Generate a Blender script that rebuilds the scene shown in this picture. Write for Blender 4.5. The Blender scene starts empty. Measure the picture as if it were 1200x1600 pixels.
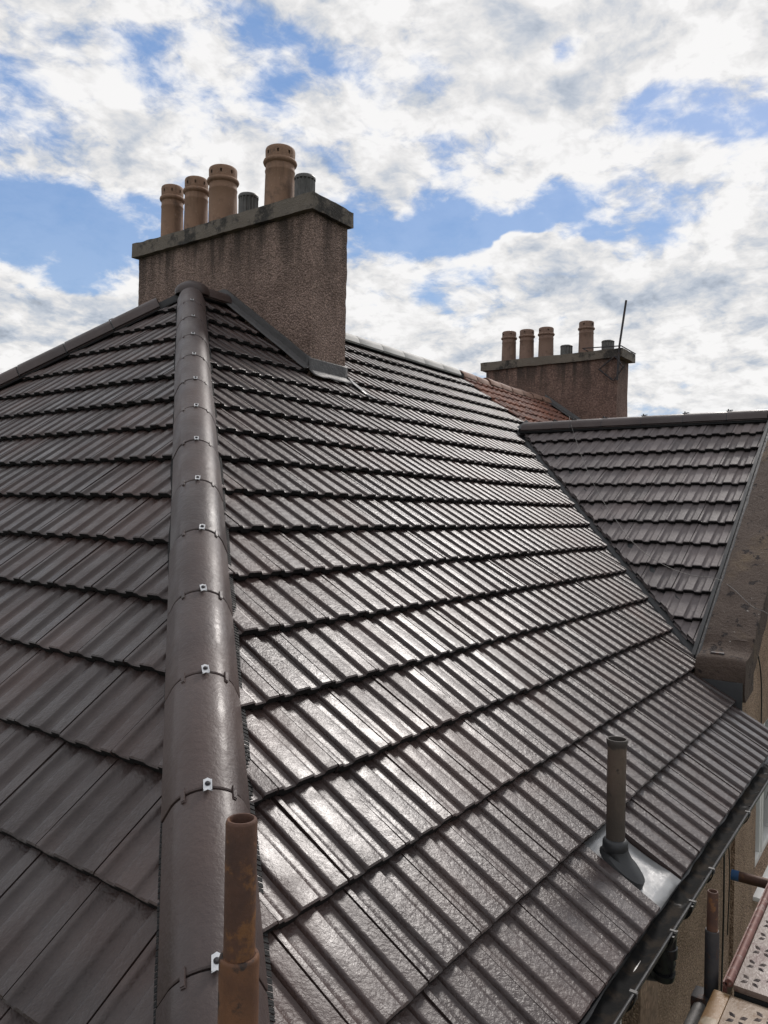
import bpy, bmesh, math, random
from mathutils import Vector, Matrix, noise as mnoise
R = math.radians
sc = bpy.context.scene
COL = sc.collection
random.seed(7)

# ------------------------------------------------------------------ camera
F_PX, YAW, PITCH, ROLL = 1208.6, R(35.3188), R(-0.024), R(1.0407)
fwd = Vector((math.cos(YAW) * math.cos(PITCH), math.sin(YAW) * math.cos(PITCH), math.sin(PITCH)))
rt0 = Vector((math.sin(YAW), -math.cos(YAW), 0)); up0 = rt0.cross(fwd)
rt = math.cos(ROLL) * rt0 + math.sin(ROLL) * up0
up = -math.sin(ROLL) * rt0 + math.cos(ROLL) * up0
cam_d = bpy.data.cameras.new('camera'); cam = bpy.data.objects.new('camera', cam_d); COL.objects.link(cam)
cam.matrix_world = Matrix(((rt.x, up.x, -fwd.x, 0), (rt.y, up.y, -fwd.y, 0), (rt.z, up.z, -fwd.z, 0), (0, 0, 0, 1)))
cam_d.sensor_fit = 'VERTICAL'; cam_d.sensor_height = 36; cam_d.sensor_width = 27
cam_d.lens = 36 * F_PX / 1600; cam_d.clip_start = 0.05; cam_d.clip_end = 3000
sc.camera = cam

# ------------------------------------------------------------------ sun, sky, exposure
SUN_AZ, SUN_EL = R(4), R(40)
sun_d = bpy.data.lights.new('sun', 'SUN'); sun = bpy.data.objects.new('sun', sun_d); COL.objects.link(sun)
sdir = Vector((math.cos(SUN_EL) * math.cos(SUN_AZ), math.cos(SUN_EL) * math.sin(SUN_AZ), math.sin(SUN_EL)))
sun.rotation_euler = sdir.to_track_quat('Z', 'Y').to_euler(); sun.location = sdir * 40
sun_d.energy = 2.3; sun_d.angle = R(12); sun_d.color = (1.0, 0.945, 0.90)

class NT:
    """small node-tree writer"""
    def __init__(s, tree): s.t = tree; s.n = tree.nodes; s.l = tree.links
    def put(s, sock, v):
        if isinstance(v, bpy.types.NodeSocket): s.l.new(v, sock)
        elif v is not None: sock.default_value = v
    def node(s, typ, **kw):
        nd = s.n.new(typ)
        for k, v in kw.items(): setattr(nd, k, v)
        return nd
    def math(s, op, a, b=None, c=None, clamp=False):
        nd = s.node('ShaderNodeMath', operation=op, use_clamp=clamp)
        for i, v in enumerate((a, b, c)):
            if v is not None: s.put(nd.inputs[i], v)
        return nd.outputs[0]
    def vmath(s, op, a, b=None, scale=None):
        nd = s.node('ShaderNodeVectorMath', operation=op); s.put(nd.inputs[0], a)
        if b is not None: s.put(nd.inputs[1], b)
        if scale is not None: s.put(nd.inputs[3], scale)
        return nd.outputs[1] if op in ('LENGTH', 'DOT_PRODUCT', 'DISTANCE') else nd.outputs[0]
    def noise(s, vec, scale, detail=4, rough=.55, dist=0.0, color=False):
        nd = s.node('ShaderNodeTexNoise'); s.put(nd.inputs['Vector'], vec)
        nd.inputs['Scale'].default_value = scale; nd.inputs['Detail'].default_value = detail
        nd.inputs['Roughness'].default_value = rough; nd.inputs['Distortion'].default_value = dist
        return nd.outputs['Color'] if color else nd.outputs['Fac']
    def vor(s, vec, scale, feature='F1'):
        nd = s.node('ShaderNodeTexVoronoi', feature=feature); s.put(nd.inputs['Vector'], vec); nd.inputs['Scale'].default_value = scale
        return nd
    def ramp(s, fac, pts, interp='LINEAR'):
        nd = s.node('ShaderNodeValToRGB'); cr = nd.color_ramp; cr.interpolation = interp
        while len(cr.elements) > len(pts): cr.elements.remove(cr.elements[-1])
        while len(cr.elements) < len(pts): cr.elements.new(1.0)
        for e, (p, c) in zip(cr.elements, pts):
            e.position = p; e.color = (c, c, c, 1) if isinstance(c, (int, float)) else (*c, 1)
        s.put(nd.inputs[0], fac); return nd.outputs[0]
    def mix(s, fac, a, b, blend='MIX'):
        nd = s.node('ShaderNodeMix', data_type='RGBA', blend_type=blend)
        s.put(nd.inputs[0], fac)
        for i, v in ((6, a), (7, b)):
            s.put(nd.inputs[i], v if isinstance(v, bpy.types.NodeSocket) else (*v, 1))
        return nd.outputs[2]
    def smooth(s, x, lo, hi):
        nd = s.node('ShaderNodeMapRange', interpolation_type='SMOOTHSTEP'); s.put(nd.inputs[0], x)
        nd.inputs[1].default_value = lo; nd.inputs[2].default_value = hi
        return nd.outputs[0]
    def sep(s, v):
        nd = s.node('ShaderNodeSeparateXYZ'); s.put(nd.inputs[0], v); return nd.outputs
    def comb(s, x, y, z):
        nd = s.node('ShaderNodeCombineXYZ')
        for i, v in enumerate((x, y, z)): s.put(nd.inputs[i], v)
        return nd.outputs[0]

world = bpy.data.worlds.new('World'); sc.world = world; world.use_nodes = True
w = NT(world.node_tree); w.n.clear()
sky = w.node('ShaderNodeTexSky', sky_type='NISHITA'); sky.sun_disc = False
sky.sun_elevation = SUN_EL; sky.sun_rotation = R(90) - SUN_AZ; sky.air_density = 1.0; sky.dust_density = 0.6; sky.ozone_density = 1.5
d = w.node('ShaderNodeTexCoord').outputs['Generated']
dx, dy, dz = w.sep(d)
az = w.math('MULTIPLY', w.math('ARCTAN2', dy, dx), 57.2958)
el = w.math('MULTIPLY', w.math('ARCSINE', dz), 57.2958)
den = w.math('ADD', w.math('MAXIMUM', dz, 0.0), 0.34)
pv = w.comb(w.math('DIVIDE', dx, den), w.math('DIVIDE', dy, den), w.math('MULTIPLY', dz, 1.2))
wv = w.vmath('SUBTRACT', w.noise(pv, 4.0, 4, .58, color=True), (.5, .5, .5))
wx, wy, wz = w.sep(wv)
azw = w.math('MULTIPLY_ADD', wx, 14.0, az); elw = w.math('MULTIPLY_ADD', wy, 9.0, el)
pw = w.vmath('ADD', pv, w.vmath('SCALE', wv, scale=0.10))
big = w.noise(pw, 2.2, 2, .5)
fine = w.noise(pw, 8.5, 8, .60)
dens = w.math('ADD', w.math('MULTIPLY', big, .40), w.math('MULTIPLY', fine, .72))
# breaks of blue between the banks of cloud and the thicker banks: (azimuth, elevation, half widths in degrees, weight)
BANKS = [(56, 18.0, 6, 2.6, -.25), (65, 17, 6, 4.0, -.15), (44.5, 29, 2.2, 2.2, -.14), (29, 20, 10, 1.6, -.25), (13, 25.5, 4.5, .8, -.12),
         (11, 37, 1.6, 1.5, -.24), (22.5, 31, 1.6, 1.5, -.15), (31, 9.5, 3, 1.0, -.12),
         (42, 37, 18, 5, .16), (22, 33, 12, 5, .11), (24.5, 18.3, 4.0, 1.0, .32), (18, 12, 15, 4.0, .13), (56, 11, 14, 3.0, .20), (55, 25, 9, 3.0, .07)]
for a0, e0, sa, se, wt in BANKS:
    qa = w.math('DIVIDE', w.math('SUBTRACT', azw, a0), sa); qe = w.math('DIVIDE', w.math('SUBTRACT', elw, e0), se)
    g = w.math('EXPONENT', w.math('MULTIPLY', w.math('MULTIPLY_ADD', qa, qa, w.math('MULTIPLY', qe, qe)), -0.7))
    dens = w.math('MULTIPLY_ADD', g, wt, dens)
cover = w.smooth(dens, .40, .565)
# thick cores go grey-blue, thinner and sunward parts stay white
lit = w.noise(w.vmath('ADD', pw, (.022, .004, .035)), 8.5, 5, .60)
shade = w.math('MULTIPLY', w.smooth(dens, .54, .80), w.smooth(w.noise(pw, 5.5, 4, .55), .36, .62))
lum = w.math('SUBTRACT', w.math('MULTIPLY_ADD', w.math('SUBTRACT', fine, lit), 1.6, .89), w.math('MULTIPLY', shade, .28))
lum = w.math('MINIMUM', w.math('MAXIMUM', lum, .42), .97)
ccol = w.mix(w.smooth(lum, .50, .85), (.87, .96, 1.10), (1.0, .985, .97))
ccol = w.vmath('SCALE', ccol, scale=lum)
skyc = w.mix(.65, w.vmath('SCALE', sky.outputs[0], scale=.095), (.15, .345, .75))
skyc = w.mix(w.smooth(el, 26.0, 0.0), skyc, (.40, .57, .80))
out = w.mix(w.math('MULTIPLY_ADD', cover, .86, .10), skyc, ccol)
out = w.mix(w.smooth(el, 9.0, -1.0), out, (.72, .76, .81))
bg = w.node('ShaderNodeBackground'); w.put(bg.inputs[0], out); bg.inputs[1].default_value = 1.0
w.put(w.node('ShaderNodeOutputWorld').inputs[0], bg.outputs[0])

cy = sc.cycles; cy.use_adaptive_sampling = True; cy.adaptive_threshold = .02; cy.max_bounces = 4; cy.diffuse_bounces = 2; cy.glossy_bounces = 2; cy.transmission_bounces = 2; cy.caustics_reflective = False; cy.caustics_refractive = False
world.cycles.sampling_method = 'MANUAL'; world.cycles.sample_map_resolution = 512
vs = sc.view_settings
vs.view_transform = 'Standard'; vs.look = 'None'; vs.gamma = 1; vs.use_curve_mapping = False; vs.exposure = 0.0

# ------------------------------------------------------------------ materials
def mat(name, fn, **kw):
    m = bpy.data.materials.new(name); m.use_nodes = True
    t = NT(m.node_tree); b = t.n['Principled BSDF']
    for k, v in kw.items(): b.inputs[k].default_value = (*v, 1) if isinstance(v, tuple) else v
    if fn: fn(t, b)
    return m
def pos(t): return t.node('ShaderNodeNewGeometry').outputs['Position']
def bump(t, b, h, strength, dist, prev=None):
    n = t.node('ShaderNodeBump'); n.inputs['Strength'].default_value = strength; n.inputs['Distance'].default_value = dist
    t.put(n.inputs['Height'], h)
    if prev is not None: t.put(n.inputs['Normal'], prev)
    t.put(b.inputs['Normal'], n.outputs[0]); return n.outputs[0]
def f_tile(base, tint, spec=.5, bs=.6, r0=.20, coat=.35):
    def fn(t, b):
        p = pos(t); oi = t.node('ShaderNodeObjectInfo').outputs['Random']
        patch = t.noise(p, 1.3, 3, .6); med = t.noise(p, 24, 4, .65)
        c = t.mix(t.smooth(patch, .46, .66), base, tint)
        c = t.mix(t.math('MULTIPLY', t.smooth(med, .52, .75), .40), c, tuple(x * 1.7 for x in base))
        hv = t.node('ShaderNodeHueSaturation'); t.put(hv.inputs['Color'], c)
        t.put(hv.inputs['Value'], t.math('MULTIPLY_ADD', oi, .44, .78)); t.put(b.inputs['Base Color'], hv.outputs[0])
        t.put(b.inputs['Roughness'], t.math('ADD', r0, t.math('ADD', t.math('MULTIPLY', med, .20), t.math('MULTIPLY_ADD', oi, .10, t.math('MULTIPLY', patch, .14)))))
        b.inputs['Specular IOR Level'].default_value = spec
        if coat:
            t.put(b.inputs['Coat Weight'], t.math('MULTIPLY', t.smooth(t.noise(p, 4.5, 4, .65), .34, .66), coat)); b.inputs['Coat Roughness'].default_value = .22
            cb = t.node('ShaderNodeBump'); cb.inputs['Strength'].default_value = .5; cb.inputs['Distance'].default_value = .004; t.put(cb.inputs['Height'], med); t.put(b.inputs['Coat Normal'], cb.outputs[0])
        bump(t, b, t.math('ADD', t.noise(p, 110, 2, .6, .4), t.math('MULTIPLY', t.noise(p, 38, 1), 1.3)), bs, .0038)
    return fn
M_TILE = mat('painted_tile', f_tile((.040, .0270, .0245), (.060, .0365, .031), .46, .6, .20, .30))
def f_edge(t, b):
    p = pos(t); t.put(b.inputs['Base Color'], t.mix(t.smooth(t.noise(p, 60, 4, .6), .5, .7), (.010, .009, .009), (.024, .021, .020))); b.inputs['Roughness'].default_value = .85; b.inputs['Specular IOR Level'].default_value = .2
M_EDGE = mat('shaded_tile_edge', f_edge)  # near-black: the shade on the tile noses is put into the colour
M_HIP = mat('painted_hip_tile', f_tile((.048, .033, .030), (.060, .040, .035), .42, .36, .26, .20))
def f_ridge(t, b):
    p = pos(t)
    c = t.mix(t.noise(p, 9, 5, .6), (.34, .33, .31), (.50, .49, .46)); t.put(b.inputs['Base Color'], c); b.inputs['Roughness'].default_value = .7
    bump(t, b, t.noise(p, 90, 4), .4, .004)
M_RIDGE = mat('pale_concrete_ridge', f_ridge)
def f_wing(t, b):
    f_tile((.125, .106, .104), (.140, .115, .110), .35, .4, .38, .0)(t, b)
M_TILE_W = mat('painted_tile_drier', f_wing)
M_BLACK = mat('black_underlay', None, **{'Base Color': (.006, .006, .006), 'Roughness': .8})
def f_pvc(t, b):
    p = pos(t); t.put(b.inputs['Base Color'], t.mix(t.smooth(t.noise(p, 14, 4, .6), .5, .75), (.008, .008, .009), (.030, .028, .026)))
    t.put(b.inputs['Roughness'], t.math('ADD', .18, t.math('MULTIPLY', t.noise(p, 30, 3), .3)))
M_PVC = mat('black_plastic', f_pvc)
def f_grime(t, b):
    p = pos(t); c = t.mix(t.smooth(t.noise(p, 12, 5, .6), .45, .62), (.008, .008, .008), (.026, .020, .015))
    t.put(b.inputs['Base Color'], c); t.put(b.inputs['Roughness'], t.ramp(t.noise(p, 7, 3), [(.30, .2), (.38, .9)])); b.inputs['Specular IOR Level'].default_value = .15; bump(t, b, t.noise(p, 60, 4), .4, .004)
M_GRIME = mat('wet_gutter_grime', f_grime)
def f_lead(t, b):
    p = pos(t); c = t.mix(t.noise(p, 16, 5, .65), (.040, .038, .038), (.095, .090, .088)); t.put(b.inputs['Base Color'], c)
    t.put(b.inputs['Roughness'], t.math('ADD', .42, t.math('MULTIPLY', t.noise(p, 11, 3), .3)))
    bump(t, b, t.noise(p, 25, 5, .65), .7, .010)
M_LEAD = mat('grey_lead', f_lead)
def f_leadw(t, b):
    p = pos(t); c = t.mix(t.noise(p, 20, 4, .6), (.24, .24, .245), (.42, .42, .41)); t.put(b.inputs['Base Color'], c)
    b.inputs['Metallic'].default_value = .4; t.put(b.inputs['Roughness'], t.math('MULTIPLY_ADD', t.noise(p, 14, 3), .4, .15)); bump(t, b, t.noise(p, 18, 3), .4, .006)
M_LEADW = mat('wet_lead', f_leadw)
def f_valley(t, b):
    p = pos(t); c = t.mix(t.noise(p, 9, 5, .6), (.014, .015, .016), (.030, .031, .033)); t.put(b.inputs['Base Color'], c); b.inputs['Roughness'].default_value = .5
    bump(t, b, t.noise(p, 14, 3), .3, .008)
M_VALLEY = mat('dark_valley_lining', f_valley)
def f_galv(t, b):
    p = pos(t); t.put(b.inputs['Base Color'], t.mix(t.noise(p, 60, 3), (.50, .51, .52), (.74, .74, .74))); b.inputs['Metallic'].default_value = .8; b.inputs['Roughness'].default_value = .36
M_CLIP = mat('dull_grey_clip', None, **{'Base Color': (.075, .073, .07), 'Roughness': .6, 'Metallic': .2})
M_GALV = mat('galvanised_clip', f_galv)
def f_render(c0, c1, stain, zdark, zlight, grain=110, bs=.9):
    def fn(t, b):
        p = pos(t); x, y, z = t.sep(p)
        v = t.vor(p, grain); peb = v.outputs['Distance']
        c = t.mix(t.smooth(t.noise(p, 2.6, 6, .68), .34, .66), c0, c1)
        c = t.mix(t.math('MULTIPLY', t.smooth(v.outputs['Color'], .55, .95), .40), c, tuple(min(1, k * 1.9) for k in c1))
        c = t.mix(t.math('MULTIPLY', t.smooth(peb, .45, .75), .5), c, tuple(k * .45 for k in c0))
        streak = t.noise(t.comb(t.math('MULTIPLY', x, 6), t.math('MULTIPLY', y, 6), t.math('MULTIPLY', z, .8)), 1.0, 5, .65)
        top = t.smooth(t.math('ADD', z, t.math('MULTIPLY', streak, .8)), zdark, zlight)
        c = t.mix(t.math('MULTIPLY', top, t.smooth(streak, .38, .62)), c, stain)
        t.put(b.inputs['Base Color'], c); b.inputs['Roughness'].default_value = .92; b.inputs['Specular IOR Level'].default_value = .25
        h = t.math('SUBTRACT', t.math('MULTIPLY', t.noise(p, 30, 3, .65), .8), peb); bump(t, b, h, bs, .013)
    return fn
M_CHIM = mat('chimney_roughcast', f_render((.185, .130, .106), (.285, .203, .167), (.066, .050, .042), 2.4, 3.3, 58, 1.0))
M_CHIM2 = mat('far_chimney_render', f_render((.150, .098, .080), (.205, .134, .108), (.055, .043, .037), 2.3, 3.3, 40, .6))
M_WALL = mat('roughcast_wall', f_render((.250, .172, .118), (.360, .255, .180), (.12, .085, .06), 40, 50, 85, 1.0))
M_WALLS = mat('smooth_render_band', f_render((.220, .150, .105), (.280, .195, .138), (.075, .052, .038), 40, 50, 30, .3))
def f_cap(t, b):
    p = pos(t); big = t.noise(p, 3.0, 6, .68); sp = t.noise(p, 55, 4, .6)
    c = t.mix(t.noise(p, 7, 4), (.115, .098, .080), (.190, .160, .128))
    c = t.mix(t.smooth(big, .48, .60), c, (.038, .034, .030))
    c = t.mix(t.math('MULTIPLY', t.smooth(sp, .62, .72), .6), c, (.26, .24, .20))
    t.put(b.inputs['Base Color'], c); b.inputs['Roughness'].default_value = .9; bump(t, b, t.math('ADD', sp, t.noise(p, 12, 4)), .8, .012)
M_CAP = mat('lichened_cope', f_cap)
def f_coping(t, b):
    p = pos(t); c = t.mix(t.noise(p, 4, 5, .6), (.055, .040, .033), (.105, .076, .060))
    c = t.mix(t.smooth(t.noise(p, 2.1, 4), .52, .68), c, (.135, .098, .065))
    c = t.mix(t.smooth(t.noise(t.vmath('ADD', p, (3, 1, 2)), 10, 5, .65), .57, .63), c, (.022, .016, .015))
    c = t.mix(t.smooth(t.noise(t.vmath('ADD', p, (9, 4, 2)), 26, 4, .6), .68, .73), c, (.36, .34, .31))
    t.put(b.inputs['Base Color'], c); b.inputs['Roughness'].default_value = .88; b.inputs['Specular IOR Level'].default_value = .25
    bump(t, b, t.math('ADD', t.noise(p, 40, 5, .7), t.noise(p, 7, 3)), .9, .016)
M_COPING = mat('weathered_coping_stone', f_coping)
def f_clay(c0, c1):
    def fn(t, b):
        p = pos(t); x, y, z = t.sep(p)
        st = t.noise(t.comb(t.math('MULTIPLY', x, 14), t.math('MULTIPLY', y, 14), t.math('MULTIPLY', z, 2)), 1, 5, .6)
        c = t.mix(t.noise(p, 5, 4), c0, c1); c = t.mix(t.math('MULTIPLY', t.smooth(st, .5, .75), .6), c, tuple(k * .45 for k in c0))
        c = t.mix(t.math('MULTIPLY', t.smooth(t.noise(t.vmath('ADD', p, (4, 1, 7)), 6, 5, .7), .52, .70), .65), c, tuple(k * .35 for k in c0))
        c = t.mix(t.math('MULTIPLY', t.smooth(t.noise(p, 40, 4), .6, .75), .35), c, (.40, .32, .25))
        t.put(b.inputs['Base Color'], c); b.inputs['Roughness'].default_value = .75; bump(t, b, t.noise(p, 60, 4), .3, .004)
    return fn
M_CLAY = mat('buff_clay', f_clay((.20, .115, .072), (.27, .160, .100)))
M_CLAY2 = mat('dull_clay', f_clay((.165, .100, .072), (.22, .138, .100)))
def f_cowl(t, b):
    p = pos(t); t.put(b.inputs['Base Color'], t.mix(t.noise(p, 18, 4), (.055, .053, .05), (.16, .155, .145))); b.inputs['Metallic'].default_value = .6; b.inputs['Roughness'].default_value = .5
M_COWL = mat('dull_metal_cowl', f_cowl)
def f_rust(c0, c1, c2):
    def fn(t, b):
        p = pos(t); c = t.mix(t.smooth(t.noise(p, 16, 6, .65), .35, .65), c0, c1)
        c = t.mix(t.smooth(t.noise(t.vmath('ADD', p, (5, 2, 1)), 22, 6, .7), .52, .64), c, c2)
        t.put(b.inputs['Base Color'], c); b.inputs['Metallic'].default_value = .15; b.inputs['Roughness'].default_value = .62
        bump(t, b, t.noise(p, 130, 5, .65), .45, .002)
    return fn
M_RUST = mat('rusty_tube', f_rust((.060, .029, .020), (.095, .044, .027), (.17, .075, .028)))
M_RUSTL = mat('rusty_sleeve', f_rust((.090, .040, .022), (.150, .066, .030), (.026, .018, .015)))
M_DSTEEL = mat('dark_steel_sleeve', f_rust((.022, .022, .026), (.040, .036, .036), (.075, .036, .022)))
M_GSTEEL = mat('grey_steel_tube', f_rust((.10, .095, .09), (.17, .16, .15), (.09, .05, .03)))
M_BLUE = mat('blue_paint', None, **{'Base Color': (.035, .10, .23), 'Roughness': .5})
def f_iron(t, b):
    p = pos(t); x, y, z = t.sep(p)
    c = t.mix(t.noise(p, 22, 5, .65), (.080, .058, .044), (.160, .120, .092))
    low = t.smooth(t.math('ADD', z, t.math('MULTIPLY', t.noise(p, 9, 5, .65), .45)), -.72, -1.02)
    c = t.mix(t.math('MULTIPLY', low, .85), c, (.045, .037, .030)); c = t.mix(t.smooth(t.noise(p, 50, 4), .62, .72), c, (.040, .034, .028))
    c = t.mix(t.smooth(t.math('ADD', z, t.math('MULTIPLY', t.noise(p, 30, 4), .03)), -.888, -.876), c, (.05, .042, .036)); t.put(b.inputs['Base Color'], c); b.inputs['Roughness'].default_value = .7; bump(t, b, t.noise(p, 90, 4), .5, .003)
M_VENT = mat('weathered_vent_pipe', f_iron)
def f_ply(c0, c1, c2):
    def fn(t, b):
        p = pos(t); c = t.mix(t.noise(p, 7, 6, .65), c0, c1); c = t.mix(t.smooth(t.noise(t.vmath('ADD', p, (2, 7, 3)), 9, 5, .6), .52, .66), c, c2)
        t.put(b.inputs['Base Color'], c); t.put(b.inputs['Roughness'], t.math('ADD', .22, t.math('MULTIPLY', t.noise(p, 14, 4), .4))); bump(t, b, t.noise(p, 80, 5, .65), .5, .003)
    return fn
M_DECK = mat('worn_red_deck', f_ply((.13, .094, .076), (.20, .150, .124), (.085, .034, .026)))
M_DECK2 = mat('worn_tan_deck', f_ply((.20, .146, .105), (.29, .22, .16), (.16, .095, .05)))
M_OCHRE = mat('ochre_edge', f_ply((.15, .075, .02), (.21, .115, .038), (.26, .20, .13)))
M_REDST = mat('dark_red_steel', f_rust((.10, .035, .028), (.15, .06, .045), (.26, .20, .18)))
def f_upvc(t, b):
    p = pos(t); t.put(b.inputs['Base Color'], t.mix(t.noise(p, 8, 4), (.58, .57, .54), (.72, .71, .68))); b.inputs['Roughness'].default_value = .4
M_STUD = mat('shadow_toned_stud', f_rust((.060, .045, .040), (.11, .085, .075), (.04, .03, .028)))  # shadows of the raised tread put into a colour darker than the boards
M_UPVC = mat('white_window_frame', f_upvc)
M_GLASS = mat('window_glass', None, **{'Base Color': (.02, .025, .028), 'Roughness': .06, 'Specular IOR Level': .6})
def f_panr(t, b):
    p = pos(t); c = t.mix(t.smooth(t.noise(p, 2.4, 5, .65), .40, .62), (.185, .070, .040), (.125, .058, .042))
    c = t.mix(t.smooth(t.noise(p, 13, 4, .6), .58, .70), c, (.075, .050, .042)); t.put(b.inputs['Base Color'], c); b.inputs['Roughness'].default_value = .75
    bump(t, b, t.noise(p, 50, 4), .4, .005)
M_PANT = mat('red_pantile_clay', f_panr)
M_PRIDGE = mat('old_ridge_clay', f_clay((.20, .115, .085), (.30, .185, .135)))
M_GROUND = mat('ground_grass', lambda t, b: t.put(b.inputs['Base Color'], t.mix(t.noise(pos(t), .15, 6, .6), (.05, .075, .03), (.10, .095, .075))), Roughness=.95)
def f_back(t, b):
    p = pos(t); t.put(b.inputs['Base Color'], t.mix(t.noise(p, 3, 4), (.045, .04, .04), (.07, .062, .06))); b.inputs['Roughness'].default_value = .5
M_BACK = mat('roof_back', f_back)
M_CABLE = mat('pale_cable', None, **{'Base Color': (.17, .16, .15), 'Roughness': .7})

# ------------------------------------------------------------------ object helpers
def link(name, me, m, parent=None, smooth=None, mw=None):
    o = bpy.data.objects.new(name, me); COL.objects.link(o)
    if m is not None and not me.materials: me.materials.append(m)
    if smooth:
        me.polygons.foreach_set('use_smooth', [True] * len(me.polygons)); me.set_sharp_from_angle(angle=R(smooth))
    if parent is not None:
        o.parent = parent; o.matrix_parent_inverse = Matrix(parent['_mw'] if False else PW.get(parent.name, Matrix.Identity(4))).inverted()
    if mw is not None: o.matrix_basis = mw
    PW[o.name] = mw.copy() if mw is not None else Matrix.Identity(4)
    return o
PW = {}
def empty(name, loc):
    o = bpy.data.objects.new(name, None); COL.objects.link(o); o.empty_display_size = .2
    o.location = loc; PW[o.name] = Matrix.Translation(loc); return o
def tag(o, label, cat, group=None, kind=None):
    o['label'] = label; o['category'] = cat
    if group: o['group'] = group
    if kind: o['kind'] = kind
    return o
def bm_obj(name, bm, m, parent=None, smooth=None, mw=None):
    bmesh.ops.recalc_face_normals(bm, faces=bm.faces)
    me = bpy.data.meshes.new(name); bm.to_mesh(me); bm.free()
    return link(name, me, m, parent, smooth, mw)
def box(bm, x0, x1, y0, y1, z0, z1, mtx=None):
    vs_ = [Vector((x, y, z)) for x in (x0, x1) for y in (y0, y1) for z in (z0, z1)]
    if mtx: vs_ = [mtx @ v for v in vs_]
    v = [bm.verts.new(q) for q in vs_]
    for f in ((0, 1, 3, 2), (4, 6, 7, 5), (0, 4, 5, 1), (2, 3, 7, 6), (0, 2, 6, 4), (1, 5, 7, 3)): bm.faces.new([v[i] for i in f])
    return v
def box_obj(name, dims, m, parent=None, bevel=0.0, mtx=None):
    bm = bmesh.new(); box(bm, *dims, mtx=mtx)
    if bevel: bmesh.ops.bevel(bm, geom=bm.edges[:], offset=bevel, segments=2, affect='EDGES', profile=.6)
    return bm_obj(name, bm, m, parent, smooth=40 if bevel else None)
def tube(bm, pts, r, seg=16, caps=True, inner=None):
    """a tube along points; inner radius makes it hollow at the ends"""
    pts = [Vector(p) for p in pts]; rings = []
    rr = r if isinstance(r, (list, tuple)) else [r] * len(pts)
    ref = None
    for i, p in enumerate(pts):
        t = (pts[min(i + 1, len(pts) - 1)] - pts[max(i - 1, 0)]).normalized()
        if ref is None: ref = Vector((1, 0, 0)) if abs(t.x) < .9 else Vector((0, 1, 0))
        a = (ref - t * ref.dot(t)).normalized(); b = t.cross(a); ref = a
        rings.append([bm.verts.new(p + rr[i] * (math.cos(k * math.tau / seg) * a + math.sin(k * math.tau / seg) * b)) for k in range(seg)])
    for A, B in zip(rings, rings[1:]):
        for k in range(seg): bm.faces.new((A[k], A[(k + 1) % seg], B[(k + 1) % seg], B[k]))
    if caps: bm.faces.new(rings[0]); bm.faces.new(rings[-1])
    return rings
def lathe(bm, prof, seg=32, c=(0, 0, 0), skip=None):
    rings = [[bm.verts.new((c[0] + r * math.cos(k * math.tau / seg), c[1] + r * math.sin(k * math.tau / seg), c[2] + z)) for k in range(seg)] for r, z in prof]
    for i, (A, B) in enumerate(zip(rings, rings[1:])):
        for k in range(seg):
            if skip and skip(i, k): continue
            bm.faces.new((A[k], A[(k + 1) % seg], B[(k + 1) % seg], B[k]))
    return rings
def rough_box(bm, x0, x1, y0, y1, z0, z1, step=.05, amp=.006, freq=9.0, bottom=None):
    """box of small faces with an uneven, plastered surface; bottom(x, y) may give each column its own foot"""
    nx, ny, nz = [max(1, int(round(l / step))) for l in (x1 - x0, y1 - y0, z1 - z0)]
    cache = {}
    def vert(i, j, k):
        key = (i, j, k)
        if key not in cache:
            x, y = x0 + (x1 - x0) * i / nx, y0 + (y1 - y0) * j / ny; zb = bottom(x, y) if bottom else z0
            p = Vector((x, y, zb + (z1 - zb) * k / nz))
            n = mnoise.noise_vector(p * freq) * amp + mnoise.noise_vector(p * freq * .25) * amp * 1.3
            cache[key] = bm.verts.new(p + n)
        return cache[key]
    for j in range(ny):
        for k in range(nz):
            for i in (0, nx): bm.faces.new((vert(i, j, k), vert(i, j + 1, k), vert(i, j + 1, k + 1), vert(i, j, k + 1)))
    for i in range(nx):
        for k in range(nz):
            for j in (0, ny): bm.faces.new((vert(i, j, k), vert(i + 1, j, k), vert(i + 1, j, k + 1), vert(i, j, k + 1)))
        for j in range(ny):
            for k in (0, nz): bm.faces.new((vert(i, j, k), vert(i + 1, j, k), vert(i + 1, j + 1, k), vert(i, j + 1, k)))
def poly_slab(name, pts, thick, m, parent=None):
    """a plate: the polygon and a copy of it moved by the vector thick"""
    bm = bmesh.new(); a = [bm.verts.new(p) for p in pts]; b = [bm.verts.new(Vector(p) + Vector(thick)) for p in pts]
    bm.faces.new(a); bm.faces.new(b[::-1])
    for i in range(len(a)): bm.faces.new((a[i], a[(i + 1) % len(a)], b[(i + 1) % len(a)], b[i]))
    return bm_obj(name, bm, m, parent)

# ------------------------------------------------------------------ the place in numbers (metres, the eye of the photographer at 0,0,0)
GAUGE, COVER = .335, .292
T1, Y0, Z0 = R(35.2447), 2.70682, -.0838          # front slope: course 10
T2, X0, Z02 = R(40.4742), 2.55944, .07593         # hip end: course 8
T3, X3, Z3 = R(34.0), 7.698, .156                 # wing slope: course 4
ZR = 2.05                                         # ridge
ZE = -1.437                                       # eaves
GROUND_Z = -6.9
def y_front(z): return Y0 + (z - Z0) / math.tan(T1)
def x_end(z): return X0 + (z - Z02) / math.tan(T2)
def x_wing(z): return X3 + (z - Z3) / math.tan(T3)
def z_front(y): return Z0 + (y - Y0) * math.tan(T1)
AP = Vector((x_end(ZR), y_front(ZR), ZR))
YR = AP.y
VD = Vector((1 / math.tan(T3), 1 / math.tan(T1), 1.0))        # valley direction
VP = Vector((x_wing(0), y_front(0), 0))
ZWR = 1.095                                                   # wing ridge
XWR = x_wing(ZWR)
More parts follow.
